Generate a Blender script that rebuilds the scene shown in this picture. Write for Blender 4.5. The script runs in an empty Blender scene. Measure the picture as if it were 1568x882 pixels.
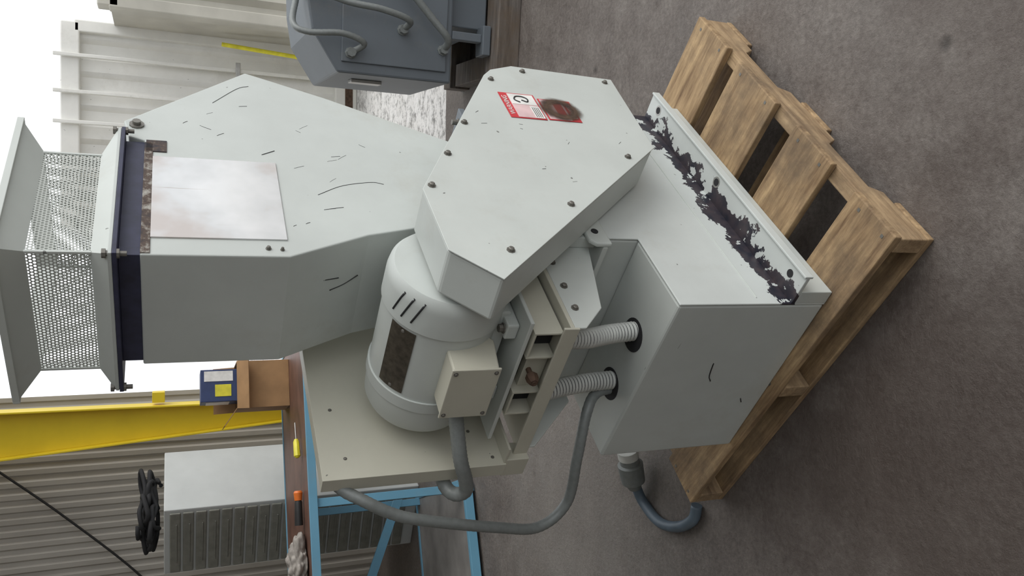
import bpy, bmesh, math, random
from mathutils import Vector, Matrix
from mathutils import noise as mn
random.seed(4)
S=bpy.context.scene
try:
    S.view_settings.view_transform='Standard'
except Exception: pass

# ------------------------------------------------------------ helpers
def empty(name, loc=(0,0,0), rz=0):
    o=bpy.data.objects.new(name,None); S.collection.objects.link(o)
    o.location=loc; o.rotation_euler=(0,0,rz); o.empty_display_size=.1
    return o
def link(name, me, mat=None, parent=None, bevel=0, smooth=False, seg=2):
    o=bpy.data.objects.new(name,me); S.collection.objects.link(o)
    if mat:
        for m in (mat if isinstance(mat,(list,tuple)) else [mat]): me.materials.append(m)
    if parent: o.parent=parent
    if bevel:
        b=o.modifiers.new('bevel','BEVEL'); b.width=bevel; b.segments=seg; b.limit_method='ANGLE'; b.angle_limit=math.radians(35)
    if smooth:
        for p in me.polygons: p.use_smooth=True
    return o
def mesh(name, vs, fs, mat=None, parent=None, bevel=0, smooth=False):
    me=bpy.data.meshes.new(name); me.from_pydata([tuple(v) for v in vs],[],fs); me.update()
    bm=bmesh.new(); bm.from_mesh(me); bmesh.ops.recalc_face_normals(bm,faces=bm.faces); bm.to_mesh(me); bm.free()
    return link(name,me,mat,parent,bevel,smooth)
def boxdata(x0,x1,y0,y1,z0,z1,off=0):
    v=[(x0,y0,z0),(x1,y0,z0),(x1,y1,z0),(x0,y1,z0),(x0,y0,z1),(x1,y0,z1),(x1,y1,z1),(x0,y1,z1)]
    f=[(0,3,2,1),(4,5,6,7),(0,1,5,4),(1,2,6,5),(2,3,7,6),(3,0,4,7)]
    return v,[tuple(i+off for i in q) for q in f]
def box(name,x0,x1,y0,y1,z0,z1,mat,parent=None,bevel=.002):
    v,f=boxdata(x0,x1,y0,y1,z0,z1); return mesh(name,v,f,mat,parent,bevel)
def boxes(name,lst,mat,parent=None,bevel=.002):
    V=[];F=[]
    for b in lst:
        v,f=boxdata(*b,off=len(V)); V+=v;F+=f
    return mesh(name,V,F,mat,parent,bevel)
def prism(name,pts,a,b,mat,parent=None,bevel=.003,axis='y'):
    n=len(pts)
    if axis=='y': V=[(p[0],a,p[1]) for p in pts]+[(p[0],b,p[1]) for p in pts]
    elif axis=='x': V=[(a,p[0],p[1]) for p in pts]+[(b,p[0],p[1]) for p in pts]
    else: V=[(p[0],p[1],a) for p in pts]+[(p[0],p[1],b) for p in pts]
    F=[tuple(range(n)),tuple(range(n,2*n))]+[(i,(i+1)%n,(i+1)%n+n,i+n) for i in range(n)]
    return mesh(name,V,F,mat,parent,bevel)
def frame_of(d):
    d=d.normalized(); up=Vector((0,0,1)) if abs(d.z)<.9 else Vector((1,0,0))
    a=d.cross(up).normalized(); b=a.cross(d).normalized(); return a,b
def lathe(name,p0,axis,prof,mat,parent=None,n=40,smooth=True):
    p0=Vector(p0); d=Vector(axis).normalized(); a,b=frame_of(d)
    V=[];F=[]
    for (s,r) in prof:
        for i in range(n):
            t=2*math.pi*i/n; V.append(p0+d*s+(a*math.cos(t)+b*math.sin(t))*r)
    for k in range(len(prof)-1):
        for i in range(n):
            j=(i+1)%n; F.append((k*n+i,k*n+j,(k+1)*n+j,(k+1)*n+i))
    F.append(tuple(range(n))); F.append(tuple(range((len(prof)-1)*n,len(prof)*n)))
    o=mesh(name,V,F,mat,parent)
    if smooth:
        for p in o.data.polygons: p.use_smooth=len(p.vertices)==4
        e=o.modifiers.new('es','EDGE_SPLIT'); e.split_angle=math.radians(32)
    return o
def cyl(name,p0,p1,r,mat,parent=None,n=24,r1=None):
    p0=Vector(p0);p1=Vector(p1)
    return lathe(name,p0,p1-p0,[(0,r),((p1-p0).length,r if r1 is None else r1)],mat,parent,n)
def catmull(P,step):
    P=[Vector(p) for p in P]; out=[]
    Q=[P[0]*2-P[1]]+P+[P[-1]*2-P[-2]]
    for i in range(1,len(Q)-2):
        n=max(2,int((Q[i+1]-Q[i]).length/step))
        for k in range(n):
            t=k/n; a,b,c,d=Q[i-1],Q[i],Q[i+1],Q[i+2]
            out.append(.5*((2*b)+(c-a)*t+(2*a-5*b+4*c-d)*t*t+(3*b-a-3*c+d)*t**3))
    out.append(P[-1]); return out
def sweepdata(P,r,step,rib,n,period,off=0):
    C=catmull(P,step); V=[];F=[]; pa=None
    for i,c in enumerate(C):
        d=(C[min(i+1,len(C)-1)]-C[max(i-1,0)]).normalized()
        if pa is None: a,b=frame_of(d)
        else:
            a=(pa-d*pa.dot(d)).normalized(); b=d.cross(a)
        pa=a; rr=r*(1+(rib if (i%period)<period/2 else -rib))
        for k in range(n):
            t=2*math.pi*k/n; V.append(c+(a*math.cos(t)+b*math.sin(t))*rr)
    for i in range(len(C)-1):
        for k in range(n):
            j=(k+1)%n; F.append((off+i*n+k,off+i*n+j,off+(i+1)*n+j,off+(i+1)*n+k))
    F.append(tuple(range(off,off+n)));F.append(tuple(range(off+(len(C)-1)*n,off+len(C)*n)))
    return V,F
def sweep(name,P,r,mat,parent=None,step=.01,rib=0,n=14,period=4):
    V,F=sweepdata(P,r,step,rib,n,period)
    o=mesh(name,V,F,mat,parent)
    for p in o.data.polygons: p.use_smooth=len(p.vertices)==4
    if rib and isinstance(mat,(list,tuple)):
        for idx,p in enumerate(o.data.polygons):
            p.material_index = 0 if ((idx//n)%period)<period/2 else 1
    return o
def bolt(name,p,d,r,mat,parent,h=.006):
    p=Vector(p); d=Vector(d).normalized()
    return lathe(name,p,d,[(0,r*1.5),(h*.25,r*1.5),(h*.26,r),(h,r),(h*1.2,r*.7)],mat,parent,8)

# ------------------------------------------------------------ materials
class N:
    def __init__(s,name):
        s.m=bpy.data.materials.new(name); s.m.use_nodes=True; s.t=s.m.node_tree; s.t.nodes.clear()
        s.out=s.t.nodes.new('ShaderNodeOutputMaterial'); s.b=s.t.nodes.new('ShaderNodeBsdfPrincipled')
        s.t.links.new(s.b.outputs[0],s.out.inputs[0]); s.c=s.t.nodes.new('ShaderNodeTexCoord')
    def n(s,ty,**k):
        x=s.t.nodes.new(ty)
        for a,b in k.items(): setattr(x,a,b)
        return x
    def l(s,a,b): s.t.links.new(a,b)
    def mp(s,scale=(1,1,1),rot=(0,0,0),src='Object'):
        m=s.n('ShaderNodeMapping'); m.inputs['Scale'].default_value=scale; m.inputs['Rotation'].default_value=rot
        s.l(s.c.outputs[src],m.inputs[0]); return m.outputs[0]
    def noise(s,scale,detail=4,rough=.55,vec=None):
        x=s.n('ShaderNodeTexNoise'); x.inputs['Scale'].default_value=scale; x.inputs['Detail'].default_value=detail; x.inputs['Roughness'].default_value=rough
        s.l(vec if vec else s.c.outputs['Object'],x.inputs['Vector']); return x.outputs['Fac']
    def ramp(s,fac,stops):
        r=s.n('ShaderNodeValToRGB'); e=r.color_ramp.elements
        while len(e)<len(stops): e.new(.5)
        for i,(p,c) in enumerate(stops):
            e[i].position=p; e[i].color=(c,c,c,1) if not hasattr(c,'__len__') else (*c,1)
        s.l(fac,r.inputs[0]); return r.outputs[0]
    def mix(s,f,a,b,bt='MIX'):
        m=s.n('ShaderNodeMix',data_type='RGBA',blend_type=bt)
        for i,v in ((0,f),(6,a),(7,b)):
            if hasattr(v,'is_linked'): s.l(v,m.inputs[i])
            elif i==0: m.inputs[0].default_value=v
            else: m.inputs[i].default_value=(*v,1) if len(v)==3 else v
        return m.outputs[2]
    def math(s,op,a,b=0,c=None):
        m=s.n('ShaderNodeMath',operation=op)
        for i,v in enumerate((a,b,c)):
            if v is None: continue
            if hasattr(v,'is_linked'): s.l(v,m.inputs[i])
            else: m.inputs[i].default_value=v
        return m.outputs[0]
    def fin(s,col,rough=.5,metal=0,bump=None,bs=.2,bd=.002):
        if hasattr(col,'is_linked'): s.l(col,s.b.inputs['Base Color'])
        else: s.b.inputs['Base Color'].default_value=(*col,1)
        if hasattr(rough,'is_linked'): s.l(rough,s.b.inputs['Roughness'])
        else: s.b.inputs['Roughness'].default_value=rough
        s.b.inputs['Metallic'].default_value=metal
        if bump is not None:
            q=s.n('ShaderNodeBump'); q.inputs['Strength'].default_value=bs; q.inputs['Distance'].default_value=bd
            s.l(bump,q.inputs['Height']); s.l(q.outputs[0],s.b.inputs['Normal'])
        return s.m
def simple(name,c,rough=.5,metal=0,var=.15,scale=20):
    g=N(name); f=g.noise(scale,5)
    lo=tuple(x*(1-var) for x in c); hi=tuple(min(1,x*(1+var)) for x in c)
    return g.fin(g.ramp(f,[(.3,lo),(.7,hi)]),rough,metal,f,.1,.001)
def paint(name,c,rough=.42,scr=True,peel=None):
    g=N(name)
    big=g.noise(3.5,5,.6)
    col=g.ramp(big,[(.3,tuple(x*.91 for x in c)),(.7,tuple(x*1.04 for x in c))])
    fine=g.noise(140,2)
    if scr:
        v=g.mp((60,9,60),(1.2,.2,.9)); nz=g.noise(1,1,.5,v)
        col=g.mix(g.ramp(nz,[(.80,0),(.81,.8)]),col,(.12,.12,.11))
        dirt=g.noise(2.6,7,.75); col=g.mix(g.ramp(dirt,[(.55,0),(.8,.30)]),col,(.33,.29,.22))
    if peel:
        z0,z1=peel
        sx=g.n('ShaderNodeSeparateXYZ'); g.l(g.c.outputs['Object'],sx.inputs[0])
        nz=g.math('MULTIPLY',g.math('SUBTRACT',g.noise(8,8,.66),.5),.24)
        zz=g.math('ADD',g.math('ADD',sx.outputs[2],sx.outputs[1]),nz)
        m1=g.math('GREATER_THAN',zz,z0); m2=g.math('LESS_THAN',zz,z1)
        up=g.math('GREATER_THAN',sx.outputs[2],.2105)
        isl=g.math('LESS_THAN',g.noise(19,5,.6),.565)
        mk=g.math('MULTIPLY',g.math('MULTIPLY',g.math('MULTIPLY',m1,m2),up),isl)
        pc=g.ramp(g.noise(30,4),[(.35,(.014,.015,.026)),(.7,(.06,.045,.05))])
        col=g.mix(mk,col,pc)
    return g.fin(col,rough,0,fine,.06,.001)
PAINT=paint('machine_paint',(.535,.565,.54))
PAINTL=paint('machine_paint_light',(.565,.595,.565))
PEEL=paint('machine_paint_peeled',(.57,.60,.58),peel=(.184,.256))
BEIGE=paint('beige_paint',(.52,.505,.42))
DARK=simple('dark_gap',(.02,.02,.022),.8)
BLACKB=simple('navy_band',(.028,.030,.065),.5,0,.3,30)
STEEL=simple('steel',(.42,.41,.39),.38,.9)
BOLT=simple('bolt_steel',(.20,.19,.17),.5,.6)
RUST=simple('rusty_steel',(.10,.06,.04),.8,.2,.4,40)
g=N('grimy_edge'); f=g.noise(35,6,.7); GRIME=g.fin(g.ramp(f,[(.35,(.02,.02,.03)),(.52,(.09,.06,.045)),(.7,(.45,.44,.40))]),.7,0,f,.2)
g=N('brushed_label_plate'); f=g.noise(6,4,.55); c=g.ramp(f,[(.35,(.52,.475,.45)),(.5,(.62,.625,.625)),(.7,(.72,.72,.72))]); st=g.noise(1,3,.6,g.mp((90,1,3))); c=g.mix(g.ramp(st,[(.70,0),(.76,.5)]),c,(.3,.22,.16)); PLATE=g.fin(c,.22,.6,f,.45,.004)
NAMEP=simple('motor_nameplate_metal',(.085,.072,.055),.45,.4,.4,60)
g=N('perforated_metal'); sx=g.n('ShaderNodeSeparateXYZ'); g.l(g.c.outputs['UV'],sx.inputs[0])
def cell(ou,ov,P=.0076,Q=.0131):
    a=g.math('SUBTRACT',g.math('FRACT',g.math('ADD',g.math('DIVIDE',sx.outputs[0],P),ou)),.5)
    b=g.math('SUBTRACT',g.math('FRACT',g.math('ADD',g.math('DIVIDE',sx.outputs[1],Q),ov)),.5)
    a=g.math('MULTIPLY',a,P); b=g.math('MULTIPLY',b,Q)
    return g.math('SQRT',g.math('ADD',g.math('MULTIPLY',a,a),g.math('MULTIPLY',b,b)))
d=g.math('MINIMUM',cell(0,0),cell(.5,.5)); hole=g.math('LESS_THAN',d,.0025)
g.fin((.44,.46,.43),.45); tr=g.n('ShaderNodeBsdfTransparent'); ms=g.n('ShaderNodeMixShader')
g.l(hole,ms.inputs[0]); g.l(g.b.outputs[0],ms.inputs[1]); g.l(tr.outputs[0],ms.inputs[2]); g.l(ms.outputs[0],g.out.inputs[0]); PERF=g.m
def wood(name,c0,c1,sc):
    g=N(name); v=g.mp(sc); f=g.noise(1,8,.68,v); big=g.noise(5,7,.72)
    c=g.ramp(f,[(.30,c0),(.48,tuple((a*.5+b*.5) for a,b in zip(c0,c1))),(.66,c1)])
    c=g.mix(g.ramp(big,[(.44,0),(.66,.72)]),c,(.135,.095,.062))
    return g.fin(c,.8,0,f,.6,.004)
WOODY=wood('pallet_wood_y',(.145,.082,.040),(.54,.375,.205),(38,4,38))
WOODX=wood('pallet_wood_x',(.165,.098,.05),(.53,.375,.215),(4,38,38))
GWOOD=wood('old_grey_wood',(.05,.042,.038),(.20,.175,.155),(4,40,40))
BENCHTOP=simple('bench_top_brown',(.14,.07,.05),.5,0,.4,6)
BLUE=paint('light_blue_paint',(.15,.36,.51),scr=True)
YEL=paint('yellow_paint',(.78,.58,.02),.5,scr=False)
DBLUE=paint('slate_grey_paint',(.135,.155,.175),.5)
CARD=simple('cardboard',(.36,.21,.10),.85,0,.15,8)
CABM=paint('cabinet_grey',(.54,.56,.55),.5,scr=False)
CABD=simple('cabinet_drawer_grey',(.22,.22,.19),.5)
WHITE=paint('container_white',(.82,.81,.77),.5,scr=True)
SHED=simple('shed_beige',(.50,.48,.42),.7,0,.12,3)
CONDG=simple('conduit_grey',(.20,.215,.21),.45,.1,.1,80)
RIBL=simple('conduit_light',(.60,.61,.58),.4)
RIBD=simple('conduit_groove',(.11,.115,.115),.6)
CABLE=simple('cable_bluegrey',(.10,.135,.17),.45)
RED=simple('red_print',(.55,.04,.05),.5); PINK=simple('label_pink',(.70,.50,.50),.5); WH=simple('label_white',(.80,.79,.76),.5); BLK=simple('black_print',(.02,.02,.02),.5)
ORANGE=simple('orange_plastic',(.75,.18,.03),.4); RAGM=simple('rag_cloth',(.34,.31,.28),.95,0,.4,30); YPL=simple('yellow_plastic',(.75,.68,.04),.4)
NAVY=simple('navy_print',(.03,.05,.14),.5)
# concrete: grey-brown, dusty, with brown staining and a soft shadow painted in beside the pallet
g=N('concrete_floor')
a=g.noise(.8,8,.75); b=g.noise(6,10,.80); c3=g.noise(60,5,.75)
col=g.ramp(a,[(.38,(.088,.064,.054)),(.5,(.165,.138,.122)),(.62,(.285,.26,.235))])
col=g.mix(.45,col,g.ramp(b,[(.32,(.068,.053,.046)),(.5,(.165,.140,.125)),(.68,(.34,.31,.28))]))
col=g.mix(.25,col,g.ramp(c3,[(.35,(.04,.031,.026)),(.65,(.36,.33,.30))]))
def stain_shade(col,x,y,rad,k,c):
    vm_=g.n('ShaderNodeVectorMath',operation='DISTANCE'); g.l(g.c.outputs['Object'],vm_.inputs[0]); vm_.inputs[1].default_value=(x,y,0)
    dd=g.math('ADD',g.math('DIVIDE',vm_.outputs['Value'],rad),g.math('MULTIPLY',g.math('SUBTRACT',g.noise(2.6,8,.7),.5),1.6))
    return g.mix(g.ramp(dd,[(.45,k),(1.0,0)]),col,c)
col=stain_shade(col,-.42,1.25,.75,.62,(.052,.034,.027))  # brown staining plus the shadow left of the pallet, both in the colour
col=stain_shade(col,.65,1.1,.5,.35,(.075,.052,.042))
col=stain_shade(col,-.95,3.0,.9,.35,(.30,.285,.265))
spots=g.n('ShaderNodeTexVoronoi'); spots.inputs['Scale'].default_value=5; g.l(g.c.outputs['Object'],spots.inputs['Vector'])
sp=g.math('MULTIPLY',g.ramp(spots.outputs['Distance'],[(.03,1),(.12,0)]),g.ramp(g.noise(3.3,3),[(.56,0),(.62,1)]))
col=g.mix(g.math('MULTIPLY',sp,.75),col,(.03,.025,.022))
hgt=g.math('ADD',b,g.math('SUBTRACT',g.math('MULTIPLY',c3,.5),g.math('MULTIPLY',sp,.6)))
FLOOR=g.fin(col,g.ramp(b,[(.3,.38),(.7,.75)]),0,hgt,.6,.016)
g=N('gravel_ground'); f=g.noise(14,8,.8); v=g.noise(3,6,.7)
GROUND=g.fin(g.mix(g.ramp(v,[(.5,0),(.7,.5)]),g.ramp(f,[(.38,(.25,.24,.23)),(.52,(.9,.88,.86))]),(.6,.57,.53)),.9,0,f,.8,.02)
g=N('corrugated_wall'); f=g.noise(1,5,.6,g.mp((1,1,.35)))
WALL=g.fin(g.ramp(f,[(.35,(.31,.285,.25)),(.65,(.53,.50,.45))]),.55,0,f,.1)
ROOFBLK=simple('roof_blocker_sheet',(.42,.41,.39),.7)

# ------------------------------------------------------------ camera
th=math.radians(22.9); R=Vector((1,0,0)); U=Vector((0,math.sin(th),math.cos(th))); Fw=Vector((0,math.cos(th),-math.sin(th)))
cam=bpy.data.cameras.new('camera'); co=bpy.data.objects.new('camera',cam); S.collection.objects.link(co)
cam.sensor_fit='HORIZONTAL'; cam.sensor_width=36; cam.lens=36*1230/1568; cam.clip_end=200
M=Matrix.Identity(4)
for i,v in enumerate((-U,R,-Fw)):
    for j in range(3): M[j][i]=v[j]
M.translation=Vector((0,0,1.55)); co.matrix_world=M; S.camera=co

# ------------------------------------------------------------ granulator
K=(-.04,1.474,0); RZ=math.atan2(.747,.665)
G=empty('granulator',K,RZ)
ZP=.12
prism('stand_left_cabinet',[(0,ZP),(.23,ZP),(.23,.53),(0,.53)],0,.53,PAINT,G,.006)
prism('stand_body',[(.23,ZP),(.845,ZP),(.845,.60),(.80,.635),(.23,.622)],0.001,.53,PAINT,G,.005)
prism('stand_side_sheet',[(0.0,ZP),(.845,ZP),(.845,.60),(.80,.635),(.23,.622),(.23,.53),(0.0,.53)],-.005,0.0,PEEL,G,.002)
boxes('foot_flange',[(0,.845,-.082,-.004,.212,.222),(0,.845,-.086,-.080,.205,.228)],PEEL,G,.0015)
box('foot_channel',.0,.845,-.040,-.004,ZP,.212,PAINT,G,.002)
box('side_seam',.02,.84,-.0075,-.004,.31,.313,PAINTL,G,.001)
for i,x in enumerate((.05,.42,.79)):
    if i: lathe('flange_boss_%d'%i,(x,-.055,.2212),(0,0,1),[(0,.015),(.0014,.015)],STEEL,G,20)
    lathe('flange_hole_%d'%i,(x,-.055,.2215),(0,0,1),[(0,.010),(.0018,.010)],DARK,G,20)
for i,(x,y) in enumerate(((.095,.182),(.092,.352))):
    lathe('cable_hole_%d'%i,(x,y,.5302),(0,0,1),[(0,.042),(.0012,.042)],DARK,G,30)
prism('cutting_chamber',[(.27,.62),(.82,.62),(.82,.72),(.70,.86),(.33,.95),(.27,.86)],.052,.42,PAINT,G,.004)
box('chamber_flange',.78,.925,.07,.40,.768,.786,DBLUE,G)
for i,y in enumerate((.10,.20,.30)): lathe('chamber_flange_bolt_%d'%i,(.895,y,.786),(0,0,1),[(0,.012),(.003,.012),(.0031,.008),(.02,.008)],BOLT,G,8)
box('chamber_foot',.20,.44,-.0,.12,.622,.635,PAINTL,G)
prism('chamber_bracket',[(.235,.635),(.40,.635),(.40,.74),(.33,.80),(.235,.80)],.0,.03,PAINTL,G,.003)
prism('mount_tab',[(.20,.615),(.30,.615),(.30,.655),(.285,.67),(.215,.67),(.20,.655)],-.012,0.0,PAINTL,G,.004)
lathe('mount_tab_hole',(.245,-.0135,.645),(0,1,0),[(0,.009),(.002,.009)],DARK,G,16)
gp=[(.755,.803),(.79,.775),(.825,.705),(.812,.402),(.454,.432),(-.05,.992),(.032,1.078),(.225,1.084)]
prism('belt_guard',gp,-.119,-.012,PAINT,G,.006)
cx=sum(p[0] for p in gp)/8; cz=sum(p[1] for p in gp)/8
gb=[(cx+(p[0]-cx)*1.008,cz+(p[1]-cz)*1.008) for p in gp]
gd=[(cx+(p[0]-cx)*1.001,cz+(p[1]-cz)*1.001) for p in gp]
prism('guard_cover_gap',gd,-.1205,-.118,DARK,G,0)
prism('guard_cover_lip',gb,-.1235,-.1205,PAINTL,G,.001)
for i,(u,v) in enumerate([(.735,.79),(.50,.925),(.36,1.0),(.03,.955),(.19,.765),(.40,.530),(.80,.68),(.79,.43),(.235,1.065)]):
    bolt('guard_screw_%d'%i,(u,-.1235,v),(0,-1,0),.006,BOLT,G)
def decal(name,x0,x1,z0,z1,mat,y=-.1245,t=.0006): return box(name,x0,x1,y-t,y,z0,z1,mat,G,0)
decal('warning_label_border',.545,.668,.694,.792,RED)
decal('warning_label_field',.549,.664,.698,.770,PINK,-.1252)
decal('warning_label_text_area',.549,.606,.698,.724,WH,-.1259)
decal('warning_label_picture',.612,.662,.70,.768,WH,-.1259)
decal('danger_label_border',.548,.652,.596,.688,RED); decal('danger_label_field',.552,.648,.622,.684,PINK,-.1252)
decal('danger_label_stripe',.560,.640,.628,.652,RED,-.1259)
def text(name,s,x,z,size,mat,y):
    c=bpy.data.curves.new(name,'FONT'); c.body=s; c.size=size; c.extrude=.0002; o=bpy.data.objects.new(name,c); S.collection.objects.link(o)
    c.materials.append(mat); o.parent=G; o.location=(x,y,z); o.rotation_euler=(math.pi/2,0,0); return o
text('warning_text','WARNING',.560,.7745,.019,WH,-.1256)
text('danger_text','DANGER',.563,.602,.018,WH,-.1256)
for k in range(4): decal('label_line_%d'%k,.553,.60,.703+k*.0052,.7048+k*.0052,BLK,-.1264,.0003)
sweep('label_blade_icon',[(.62,-.1266,.745),(.632,-.1266,.757),(.648,-.1266,.75),(.65,-.1266,.733),(.64,-.1266,.72),(.625,-.1266,.724),(.632,-.1266,.738)],.0022,BLK,G,.002,n=6)
g=N('scorch'); g.fin(g.ramp(g.noise(40,4),[(.3,(.03,.02,.015)),(.7,(.13,.075,.045))]),.7)
mp=g.n('ShaderNodeMapping'); mp.inputs['Location'].default_value=(-.603,.13,-.638); g.l(g.c.outputs['Object'],mp.inputs[0])
ln=g.n('ShaderNodeVectorMath',operation='LENGTH'); g.l(mp.outputs[0],ln.inputs[0])
al=g.ramp(g.math('ADD',ln.outputs['Value'],g.math('MULTIPLY',g.math('SUBTRACT',g.noise(60,3),.5),.012)),[(.022,.35),(.040,.92),(.060,0)])
tr=g.n('ShaderNodeBsdfTransparent'); ms=g.n('ShaderNodeMixShader'); g.l(al,ms.inputs[0]); g.l(tr.outputs[0],ms.inputs[1]); g.l(g.b.outputs[0],ms.inputs[2]); g.l(ms.outputs[0],g.out.inputs[0])
lathe('scorch_mark',(.603,-.1268,.638),(0,-1,0),[(0,.064),(.0002,.064)],g.m,G,40)

HX=.211
hp=[(HX,1.607),(.61,1.607),(.625,1.64),(.687,1.652),(.972,1.374),(.877,1.18),(.70,.87),(.33,.99),(.318,1.05),(.289,1.158),(HX,1.331)]
prism('hopper_body',hp,.05,.35,PAINT,G,.003)
box('hopper_throat_band',HX+.006,.612,.056,.344,1.600,1.645,BLACKB,G,.001)
box('hopper_dark_edge_strip',HX+.004,.60,.0475,.0505,1.590,1.607,GRIME,G,.0005)
box('hopper_edge_grime',.565,.61,.0475,.0505,1.562,1.604,GRIME,G,.0005)
box('hopper_label_plate',.262,.545,.0465,.0505,1.332,1.590,PLATE,G,.0008)
box('hopper_flange',.188,.626,.028,.408,1.645,1.653,BLACKB,G,.001)
box('hopper_flange_top',.190,.624,.030,.406,1.6535,1.660,PAINT,G,.001)
for i,(x,y) in enumerate(((.195,.035),(.195,.40),(.62,.035))):
    lathe('flange_bolt_%d'%i,(x,y,1.628),(0,0,1),[(0,.005),(.012,.005),(.0121,.009),(.017,.009),(.0171,.005),(.035,.005),(.0351,.009),(.042,.009)],BOLT,G,8)
lathe('hopper_ear_bolt',(.672,.05,1.625),(0,-1,0),[(0,.016),(.004,.016),(.0041,.009),(.012,.009)],BOLT,G,10)
bolt('hopper_corner_bolt',(.235,.05,1.372),(0,-1,0),.004,BOLT,G); bolt('hopper_plate_bolt',(.232,.05,1.345),(0,-1,0),.003,BOLT,G)
def skirt(name,r0,z0,r1,z1,mat,uv=False):
    (a0,b0,c0,d0),(a1,b1,c1,d1)=r0,r1
    lo=[(a0,c0,z0),(b0,c0,z0),(b0,d0,z0),(a0,d0,z0)]; hi=[(a1,c1,z1),(b1,c1,z1),(b1,d1,z1),(a1,d1,z1)]
    V=lo+hi; F=[(i,(i+1)%4,(i+1)%4+4,i+4) for i in range(4)]
    me=bpy.data.meshes.new(name); me.from_pydata(V,[],F)
    if uv:
        L=me.uv_layers.new(name='UVMap')
        for p in me.polygons:
            for li in p.loop_indices:
                co_=me.vertices[me.loops[li].vertex_index].co
                L.data[li].uv=((co_.x if p.index%2==0 else co_.y),co_.z)
    o=link(name,me,mat,G)
    if not uv:
        s=o.modifiers.new('s','SOLIDIFY'); s.thickness=.003
    return o
mr=(.215,.540,.050,.360)
skirt('hopper_lower_skirt',(.190,.62,.032,.402),1.660,mr,1.690,PAINTL)
skirt('perforated_screen',mr,1.688,mr,1.797,PERF,True)
skirt('hopper_top_flare',mr,1.795,(.172,.592,.008,.404),1.836,PAINTL)
boxes('hopper_top_rim',[(.168,.596,.004,.010,1.832,1.845),(.168,.596,.402,.408,1.832,1.845),(.168,.174,.010,.402,1.832,1.845),(.590,.596,.010,.402,1.832,1.845)],PAINTL,G,.001)
boxes('screen_corner_angles',[(x,x+.006,y,y+.006,1.688,1.797) for x in (mr[0]-.002,mr[1]-.004) for y in (mr[2]-.002,mr[3]-.004)],PAINTL,G,.001)

lathe('motor_shell',(.13,.0,1.02),(0,1,0),[(0,.06),(.001,.119),(.012,.128),(.03,.1315),(.09,.132),(.0901,.127),(.285,.127),(.2851,.131),(.315,.131),(.3151,.127),(.375,.125),(.392,.117),(.402,.098),(.406,.06)],PAINT,G,64)
for k,a in enumerate((-52,-41,-30)):
    t=math.radians(a)
    P_=[]
    for yy,rr in ((.014,.1285),(.030,.1312),(.050,.1316),(.072,.1316)):
        t2=t+(yy-.022)*2.6; P_.append((.13+rr*math.sin(t2),yy,1.02+rr*math.cos(t2)))
    sweep('motor_vent_%d'%k,P_,.0022,DARK,G,.008,n=8)
V=[];F=[]
for i in range(9):
    t=math.radians(-52+i*3.6)
    for y in (.100,.275):
        V.append((.13+.1285*math.sin(t),y,1.02+.1285*math.cos(t)))
for i in range(8): F.append((2*i,2*i+1,2*i+3,2*i+2))
o=mesh('motor_nameplate',V,F,NAMEP,G)
for k in range(2):
    t=math.radians(-38); bolt('nameplate_rivet_%d'%k,(.13+.128*math.sin(t),(.108,.268)[k],1.02+.128*math.cos(t)),(math.sin(t),0,math.cos(t)),.003,STEEL,G,.002)
prism('motor_junction_box',[(-.05,.936),(.03,.925),(.075,.96),(.071,1.034),(-.05,1.036)],.12,.26,BEIGE,G,.004)
box('junction_box_lid',-.056,-.0505,.117,.263,.933,1.039,BEIGE,G,.002)
for i,(y,z) in enumerate(((.128,.943),(.252,.943),(.128,1.03),(.252,1.03))): bolt('lid_screw_%d'%i,(-.056,y,z),(-1,0,0),.0035,BOLT,G,.003)
boxes('motor_feet',[(.02,.24,.07,.11,.882,.91),(.02,.24,.26,.30,.882,.91),(.05,.21,.06,.31,.895,.93)],PAINT,G,.004)
for i,(x,y) in enumerate(((.035,.09),(.035,.28))): lathe('foot_bolt_%d'%i,(x,y,.91),(0,0,1),[(0,.012),(.003,.012),(.0031,.009),(.012,.009)],BOLT,G,8)
box('motor_slide_plate',-.015,.27,.03,.40,.872,.881,PAINTL,G,.002)
def chan(name,y,w,x0,x1,z0,z1,mat):
    t=.005
    boxes(name,[(x0,x1,y,y+t,z0,z1),(x0,x1,y+w-t,y+w,z0,z1),(x0,x1,y+t,y+w-t,z1-t,z1)],mat,G,.001)
chan('slide_rail_a',.055,.075,-.02,.27,.80,.866,BEIGE)
chan('slide_rail_b',.235,.075,-.02,.27,.80,.866,BEIGE)
boxes('slide_cross_members',[(-.03,.28,.03,.45,.786,.796),(-.034,-.028,.03,.45,.776,.812),(.0,.02,.13,.235,.80,.85)],BEIGE,G,.0015)
box('slide_interior',.03,.2,.135,.23,.80,.868,DARK,G,.001)
boxes('rail_interiors',[(.02,.2,.061,.124,.798,.860),(.02,.2,.241,.304,.798,.860)],DARK,G,0)
cyl('tension_screw',(-.045,.182,.838),(.1,.182,.838),.006,RUST,G)
lathe('tension_nut',(-.042,.182,.838),(1,0,0),[(0,.010),(.010,.014),(.022,.014),(.026,.009)],RUST,G,6)
prism('front_bracket_plate',[(.03,.70),(.27,.64),(.27,.786),(-.03,.786),(-.03,.76)],.03,.036,PAINTL,G,.002)
prism('rear_bracket_plate',[(.10,.62),(.27,.62),(.27,.786),(-.03,.786),(-.03,.76)],.42,.426,PAINTL,G,.002)
for i,(x,z) in enumerate(((.03,.765),(.10,.765),(.18,.765))): bolt('bracket_bolt_%d'%i,(x,.03,z),(0,-1,0),.006,BOLT,G)
box('shield_panel',-.05,.42,.450,.456,.832,1.256,BEIGE,G,.001)
boxes('shield_panel_flanges',[(-.054,-.048,.450,.490,.832,1.256),(-.05,.42,.456,.490,1.250,1.256),(-.05,.30,.40,.45,.832,.838)],BEIGE,G,.001)
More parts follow.
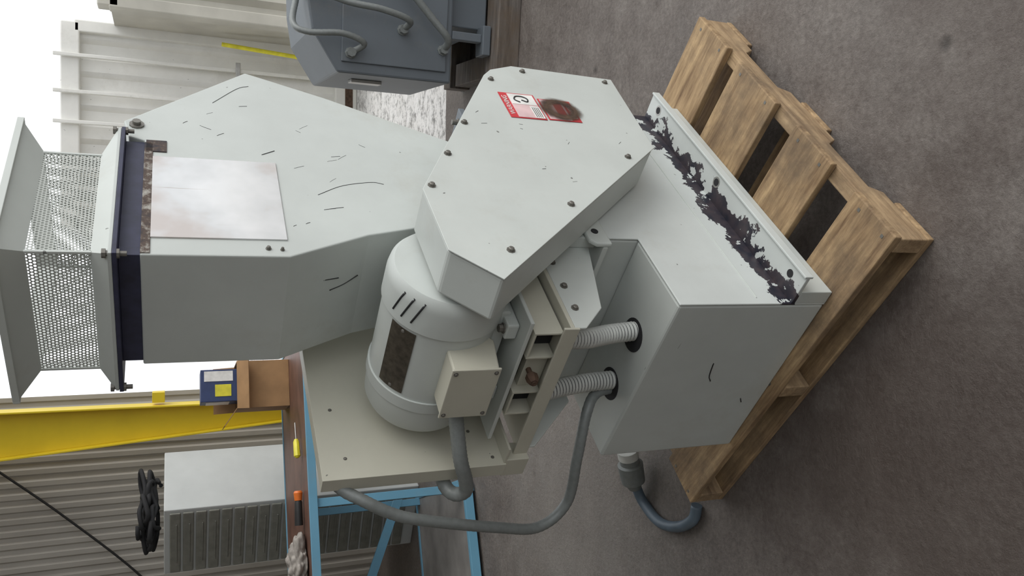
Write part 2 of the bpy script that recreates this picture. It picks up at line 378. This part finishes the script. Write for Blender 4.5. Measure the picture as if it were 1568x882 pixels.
box('shield_foot',-.05,.0,.44,.50,.775,.835,BEIGE,G,.002)
for i,(x,z) in enumerate(((.0,1.2),(.14,1.215),(.05,.90),(-.03,.86))): bolt('shield_screw_%d'%i,(x,.45,z),(0,-1,0),.003,BOLT,G,.002)

sweep('conduit_motor',[(.0,.255,.985),(-.02,.30,.982),(-.072,.384,.966),(-.088,.45,.942),(-.090,.487,.935),(-.080,.510,.952),(-.05,.515,.968),(.02,.51,.97)],.0165,CONDG,G,.005,rib=.03,period=2)
lathe('conduit_nut',(.003,.258,.986),(-.2,1,0),[(0,.024),(.018,.024),(.019,.02),(.03,.02)],STEEL,G,8)
sweep('conduit_striped_a',[(.10,.17,.50),(.09,.172,.60),(.07,.165,.68),(.06,.15,.78)],.0225,[RIBL,RIBD],G,.0045,rib=.07,period=2,n=18)
sweep('conduit_striped_b',[(.09,.335,.50),(.085,.335,.60),(.07,.335,.70),(.05,.34,.785)],.0225,[RIBL,RIBD],G,.0045,rib=.07,period=2,n=18)
cl=[(.02,.50,1.225),(-.04,.495,1.215),(-.08,.50,1.164),(-.10,.53,1.10),(-.11,.556,1.025),(-.11,.625,.828),(-.10,.665,.70),(-.07,.615,.625),(-.03,.48,.626),(.03,.385,.61),(.075,.365,.57),(.085,.362,.50)]
sweep('conduit_long',cl,.0135,CONDG,G,.006,rib=.03,period=2)
def scratch(name,P,r=.0012): sweep(name,P,r,BLK,G,.004,n=5)
scratch('scratch_a',[(-.0005,.19,.345),(-.0005,.235,.335),(-.0005,.255,.322)],.0016)
scratch('scratch_b',[(.255,.18,1.232),(.27,.175,1.20),(.283,.16,1.168)],.0014)
scratch('scratch_b2',[(.248,.145,1.25),(.262,.15,1.215)],.0012)
scratch('scratch_c',[(-.0005,.33,.19),(-.0005,.345,.18)],.0016)
scratch('scratch_d',[(.43,.0495,1.25),(.47,.0495,1.19),(.49,.0495,1.12),(.485,.0495,1.09)],.0006)
scratch('scratch_f',[(.58,.0495,1.36),(.60,.0495,1.33)],.001)
scratch('scratch_g',[(.80,.0495,1.46),(.88,.0495,1.40),(.90,.0495,1.37)],.0006)
V=[];F=[]
rr=random.Random(9)
for k in range(30):
    x=rr.uniform(.30,.80);z=rr.uniform(1.12,1.58)
    if .25<x<.56 and z>1.32: continue
    if z<1.25 and x>.72: continue
    a_=rr.choice([.4,.6,.9,-.5])+rr.uniform(-.2,.2); l=rr.uniform(.008,.035)
    p=[(x,.0498,z),(x+l*.5*math.sin(a_),.0498,z-l*.5*math.cos(a_)+.001),(x+l*math.sin(a_),.0498,z-l*math.cos(a_))]
    v_,f_=sweepdata(p,rr.uniform(.0003,.0008),.01,0,4,4,len(V)); V+=v_;F+=f_
for k in range(16):
    x=rr.uniform(.15,.78);z=rr.uniform(.5,.98)
    if z+x*.95>1.55 or z<.97-(x+.03)*1.05 : continue
    a_=rr.uniform(-1,1); l=rr.uniform(.006,.018)
    p=[(x,-.1237,z),(x+l*.5*math.sin(a_),-.1237,z-l*.5*math.cos(a_)),(x+l*math.sin(a_),-.1237,z-l*math.cos(a_))]
    v_,f_=sweepdata(p,rr.uniform(.0003,.0007),.01,0,4,4,len(V)); V+=v_;F+=f_
mesh('fine_scratches',V,F,BLK,G)
prism('paper_tag',[(.07,.575),(.17,.545),(.20,.60),(.09,.63)],.1205,.130,WH,G,.001,'z')

# ------------------------------------------------------------ pallet
ox,oy=-.055,-.245
P=empty('wooden_pallet',(K[0]+ox*.665-oy*.747,K[1]+ox*.747+oy*.665,0),RZ-math.radians(3.0))
L,W=.985,1.06
for i,(x0,x1) in enumerate(((0,.16),(.26,.425),(.525,.735),(.80,L))):
    j=random.uniform(-.006,.006)
    box('deck_board_%d'%i,x0,x1,j,W+j,.099,.1195,WOODY,P,.003)
def stringer(name,y,w=.04):
    pts=[(0,.018),(.17,.018),(.19,.05),(.36,.05),(.38,.018),(.60,.018),(.62,.05),(.80,.05),(.82,.018),(L,.018),(L,.098),(0,.098)]
    prism(name,pts,y,y+w,WOODX,P,.003)
stringer('stringer_1',.002); stringer('stringer_2',.51); stringer('stringer_3',W-.042)
for i,(x0,x1) in enumerate(((0,.13),(.42,.55),(.85,L))): box('bottom_board_%d'%i,x0,x1,0,W,0,.0175,WOODY,P,.003)
V=[];F=[]
for x in (.03,.12,.29,.39,.56,.70,.83,.95):
    for y in (.02,.53,W-.02):
        v_,f_=boxdata(x-.004,x+.004,y-.004,y+.004,.119,.1203,len(V)); V+=v_;F+=f_
mesh('nail_heads',V,F,BOLT,P)

PC=empty('power_cable')
sweep('cord',[(-.66,2.43,.06),(-.71,2.45,.035),(-.76,2.43,.018),(-.80,2.33,.018),(-.785,2.22,.018),(-.74,2.14,.018),(-.69,2.12,.018)],.018,CABLE,PC,.01)
lathe('plug_body',(-.705,2.44,.05),(1,-.25,.35),[(0,.022),(.02,.03),(.03,.042),(.10,.045),(.105,.035),(.13,.034)],CONDG,PC,20)
lathe('plug_face',(-.59,2.411,.092),(1,-.25,.35),[(0,.036),(.03,.036),(.031,.03)],RIBL,PC,16)

# ------------------------------------------------------------ floor, walls
def poly(name,pts,z0,z1,mat):
    return prism(name,pts,z0,z1,mat,None,0,'z')
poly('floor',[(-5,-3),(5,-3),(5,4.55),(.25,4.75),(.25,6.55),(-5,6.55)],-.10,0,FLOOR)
poly('ground',[(-40,-20),(40,-20),(40,60),(-40,60)],-.30,-.04,GROUND)
def corrugated(name,x0,x1,y,z0,z1,mat,pitch=.2,depth=.03,parent=None):
    V=[];F=[];x=x0
    prof=[(0,0),(.35,0),(.5,1),(.85,1)]
    while x<x1:
        for (a,b) in prof:
            V+= [(x+a*pitch,y-b*depth,z0),(x+a*pitch,y-b*depth,z1)]
        x+=pitch
    for i in range(len(V)//2-1): F.append((2*i,2*i+2,2*i+3,2*i+1))
    o=mesh(name,V,F,mat,parent); s=o.modifiers.new('s','SOLIDIFY'); s.thickness=.004; return o
corrugated('wall_back',-5,-.78,6.5,0,4.6,WALL,.085,.015)
box('wall_left_blocker',-5.1,-5.0,-3,6.55,0,4.6,WALL,None,0)  # unseen wall added to dim light from the left
box('wall_rear_blocker',-5,-.2,-3.1,-3.0,0,4.6,WALL,None,0)  # added behind the camera, out of view, to block sky light
box('roof_blocker',-5,1.0,-3,6.6,4.6,4.7,ROOFBLK,None,0)  # unseen partial roof added as light blocker, cut short so sun gets under
C=empty('yellow_steel_column')
def taperbox(name,xa0,xa1,xb0,xb1,y0,y1,z0,z1,mat):
    V=[(xa0,y0,z0),(xa1,y0,z0),(xa1,y1,z0),(xa0,y1,z0),(xb0,y0,z1),(xb1,y0,z1),(xb1,y1,z1),(xb0,y1,z1)]
    return mesh(name,V,[(0,3,2,1),(4,5,6,7),(0,1,5,4),(1,2,6,5),(2,3,7,6),(3,0,4,7)],mat,C,.002)
taperbox('web',-.90,-.83,-1.26,-.80,6.10,6.108,0,4.58,YEL)
taperbox('inner_flange',-.832,-.82,-.80,-.788,6.02,6.19,0,4.58,YEL)
taperbox('outer_flange',-.912,-.90,-1.272,-1.26,6.02,6.19,0,4.58,YEL)
box('base_plate',-1.0,-.78,5.99,6.22,0,.02,YEL,C)
box('conduit_clamp',-.79,-.72,6.05,6.15,1.60,1.68,YEL,C)
WC=empty('wall_cable'); sweep('cord',[(-1.2,6.40,2.7),(-1.6,6.40,2.25),(-2.1,6.40,1.75),(-2.5,6.40,1.5)],.008,BLK,WC,.05)

# ------------------------------------------------------------ bench
B=empty('workbench',(-.2,4.52,0),math.atan2(.316,.949))
box('bench_top',-2.6,0,0,.95,.872,.90,BENCHTOP,B)
boxes('bench_top_frame',[(-2.6,0,-.02,0,.862,.905),(-2.6,0,.95,.97,.862,.905),(0,.02,-.02,.97,.862,.905)],BLUE,B)
legs=[]
for x in (-.06,-.96,-2.5):
    for y in (.0,.89): legs.append((x-.022,x+.022,y,y+.045,0,.862))
boxes('bench_legs',legs,BLUE,B)
box('lower_plate',-2.6,-.94,.0,.95,.05,.065,simple('steel_plate_grey',(.24,.23,.22),.5,0,.3,5),B)
boxes('lower_plate_frame',[(-2.6,-.92,-.03,-.0,.02,.07),(-.94,-.91,0,.95,.02,.07),(-2.6,-.92,.95,.98,.02,.07)],BLUE,B)
mesh('brace',[Vector((-.94,.80,.20))+Vector(p) for p in ((0,0,0),(0,0,.06),(-1.2,0,.61),(-1.2,0,.55),(0,.02,0),(0,.02,.06),(-1.2,.02,.61),(-1.2,.02,.55))],[(0,1,2,3),(4,5,6,7),(0,1,5,4),(1,2,6,5),(2,3,7,6),(3,0,4,7)],BLUE,B,.002)
T=empty('screwdriver',(-.92,4.46,.928),.5); lathe('handle',(0,0,0),(1,0,0),[(0,.008),(.01,.018),(.09,.016),(.105,.01)],YPL,T,8); cyl('shaft',(.10,0,0),(.2,0,0),.004,STEEL,T)
T=empty('soldering_torch',(-1.14,4.42,.929),.2); lathe('cap',(0,0,0),(1,0,0),[(0,.02),(.04,.024),(.05,.018)],ORANGE,T,12); lathe('grip',(-.13,0,0),(1,0,0),[(0,.022),(.12,.02),(.13,.016)],BLK,T,12)
bm=bmesh.new(); bmesh.ops.create_icosphere(bm,subdivisions=5,radius=.1)
for v in bm.verts:
    n=abs(mn.noise(v.co*16))*.07+mn.noise(v.co*40)*.02; v.co+=v.normal*n; v.co.z*=.5; v.co.x*=1.2; v.co.z=max(v.co.z,-.024)
me=bpy.data.meshes.new('rag'); bm.to_mesh(me); bm.free(); o=link('cleaning_rag',me,RAGM,None,0,True); o.location=(-1.46,4.34,.932)
# open carton with walls, flaps and contents
CB=empty('cardboard_box',(-.60,5.12,.9),.25)
t=.006
boxes('carton_walls',[(-.14,.14,-.12,.12,.001,.008),(-.14,.14,-.12,-.12+t,.008,.30),(-.14,.14,.12-t,.12,.008,.30),(-.14,-.14+t,-.12+t,.12-t,.008,.30),(.14-t,.14,-.12+t,.12-t,.008,.30)],CARD,CB,.001)
for nm,q in (('flap_front',[(-.14,-.12,.30),(.14,-.12,.30),(.15,-.20,.24),(-.15,-.20,.24)]),('flap_left',[(-.14,-.12,.30),(-.14,.12,.30),(-.24,.13,.37),(-.24,-.13,.37)]),('flap_back',[(-.14,.12,.30),(.14,.12,.30),(.14,.16,.42),(-.14,.16,.42)])):
    o=mesh(nm,q,[(0,1,2,3)],CARD,CB); s=o.modifiers.new('s','SOLIDIFY'); s.thickness=.004
boxes('contents_carton',[(-.09,.10,-.08,.09,.01,.50)],NAVY,CB,.003)
boxes('contents_panel_yellow',[(-.06,.01,-.083,-.08,.33,.42)],YPL,CB,0)
boxes('contents_panel_white',[(.03,.09,-.083,-.08,.32,.48),(-.095,-.09,-.06,.06,.34,.47)],WH,CB,0)
CA=empty('steel_cabinet',(-1.35,5.3,0),math.atan2(-.419,.908))
box('cabinet_shell',-.50,0,0,.60,0,1.6,CABM,CA,.006)
boxes('drawer_fronts',[(-.48,-.02,-.016,-.002,.08+k*.075,.08+k*.075+.062) for k in range(20)],CABD,CA,.006)
boxes('drawer_lips',[(-.40,-.10,-.024,-.016,.10+k*.075,.108+k*.075) for k in range(20)],CABD,CA,.002)
HC=empty('coiled_hose',(-1.44,5.66,1.602),.4)
pts=[]
for i in range(80):
    t=i*.53; r_=.13+.06*math.sin(i*1.7)+.03*math.sin(i*.37); pts.append((r_*1.25*math.cos(t),r_*.8*math.sin(t),.018+i*.0012+.04*abs(math.sin(i*.9))))
sweep('hose',pts,.014,DARK,HC,.03,n=8)

# ------------------------------------------------------------ slate machine on skid
Q=empty('industrial_machine',(1.02,3.70,0),math.radians(-8))
prism('housing',[(-.03,.31),(1.4,.31),(1.4,1.04),(.30,1.0),(.15,.975),(-.03,.855)],0,.7,DBLUE,Q,.01)
box('front_door',.02,1.2,-.012,0,.34,.84,DBLUE,Q,.004)
box('lower_base',.25,1.35,.06,.64,.12,.31,DBLUE,Q,.006)
boxes('feet',[(.12,.26,-.02,.08,.12,.16),(.18,.22,0,.05,.16,.31),(1.1,1.2,0,.05,.12,.31)],DBLUE,Q,.004)
sweep('hose_a',[(.06,-.02,.80),(.10,-.07,.75),(.13,-.09,.85),(.12,-.08,1.0),(.16,-.03,1.06),(.3,.1,1.03)],.014,CONDG,Q,.01,rib=.03,period=2)
sweep('hose_b',[(.19,-.02,.56),(.22,-.10,.55),(.25,-.12,.68),(.27,-.10,.85),(.34,-.05,1.04),(.45,.1,1.05)],.015,CONDG,Q,.01,rib=.03,period=2)
sweep('hose_c',[(.12,-.02,.36),(.16,-.09,.36),(.25,-.10,.45),(.5,-.10,.7)],.017,CONDG,Q,.01,rib=.03,period=2)
for i,p in enumerate(((.06,.0,.80),(.19,.0,.56),(.12,.0,.36))): lathe('fitting_%d'%i,p,(0,-1,0),[(0,.026),(.02,.026),(.021,.021),(.05,.021)],CONDG,Q,8)
box('side_latch',-.045,-.03,.2,.28,.6,.75,STEEL,Q)
SK=empty('wooden_skid',(1.02,3.70,0),math.radians(-8))
boxes('beams',[(.02,1.4,-.10,.06,.0,.115),(.02,1.4,.6,.72,0,.115),(.03,.15,.06,.6,0,.09)],GWOOD,SK,.005)

# ------------------------------------------------------------ outdoors
SC=empty('shipping_container',(0,0,0))
corrugated('front_wall',.55,2.12,7.6,.15,2.3,WHITE,.28,.035,SC)
boxes('frame',[(.5,2.2,7.5,7.62,2.26,2.40),(.5,2.2,7.5,7.62,-.04,.16),(.5,.6,7.5,7.62,.1,2.3),(2.12,2.22,7.5,7.62,.1,2.3),(.5,2.2,7.64,10,-.04,2.38)],WHITE,SC,.01)
boxes('lock_rods',[(1.35,1.38,7.46,7.49,.1,2.45),(1.60,1.63,7.46,7.49,.1,2.45),(1.90,1.93,7.46,7.49,.1,2.45)],WHITE,SC,.005)
boxes('lock_handles',[(1.30,1.66,7.44,7.46,1.15,1.19),(1.75,1.98,7.44,7.46,1.0,1.04)],STEEL,SC,.004)
boxes('rust_strip',[(.55,2.1,7.495,7.499,.0,.07)],RUST,SC,0)
YP=empty('yellow_pole',(1.98,7.2,-.04)); cyl('tube',(0,0,0),(.12,.15,1.2),.018,YPL,YP)
SH=empty('storage_shed',(0,0,0))
corrugated('front_wall',2.2,5.5,6.9,-.04,1.95,SHED,.30,.05,SH)
boxes('frame',[(2.15,5.6,6.82,6.95,1.93,2.08),(2.14,2.24,6.82,6.95,-.04,2.0)],SHED,SH,.01)
box('back_body',2.2,5.5,6.96,9,-.04,2.0,SHED,SH)

# ------------------------------------------------------------ light
w=bpy.data.worlds.new('sky'); S.world=w; w.use_nodes=True; bg=w.node_tree.nodes['Background']; bg.inputs[0].default_value=(.94,.97,1,1); bg.inputs[1].default_value=1.42
def sun(name,d,e,ang,col):
    l=bpy.data.lights.new(name,'SUN'); l.energy=e; l.angle=math.radians(ang); l.color=col; o=bpy.data.objects.new(name,l); S.collection.objects.link(o)
    o.rotation_euler=Vector(d).to_track_quat('-Z','Y').to_euler()
sun('sun',(-.9,.25,-.70),1.15,40,(1,.96,.90))
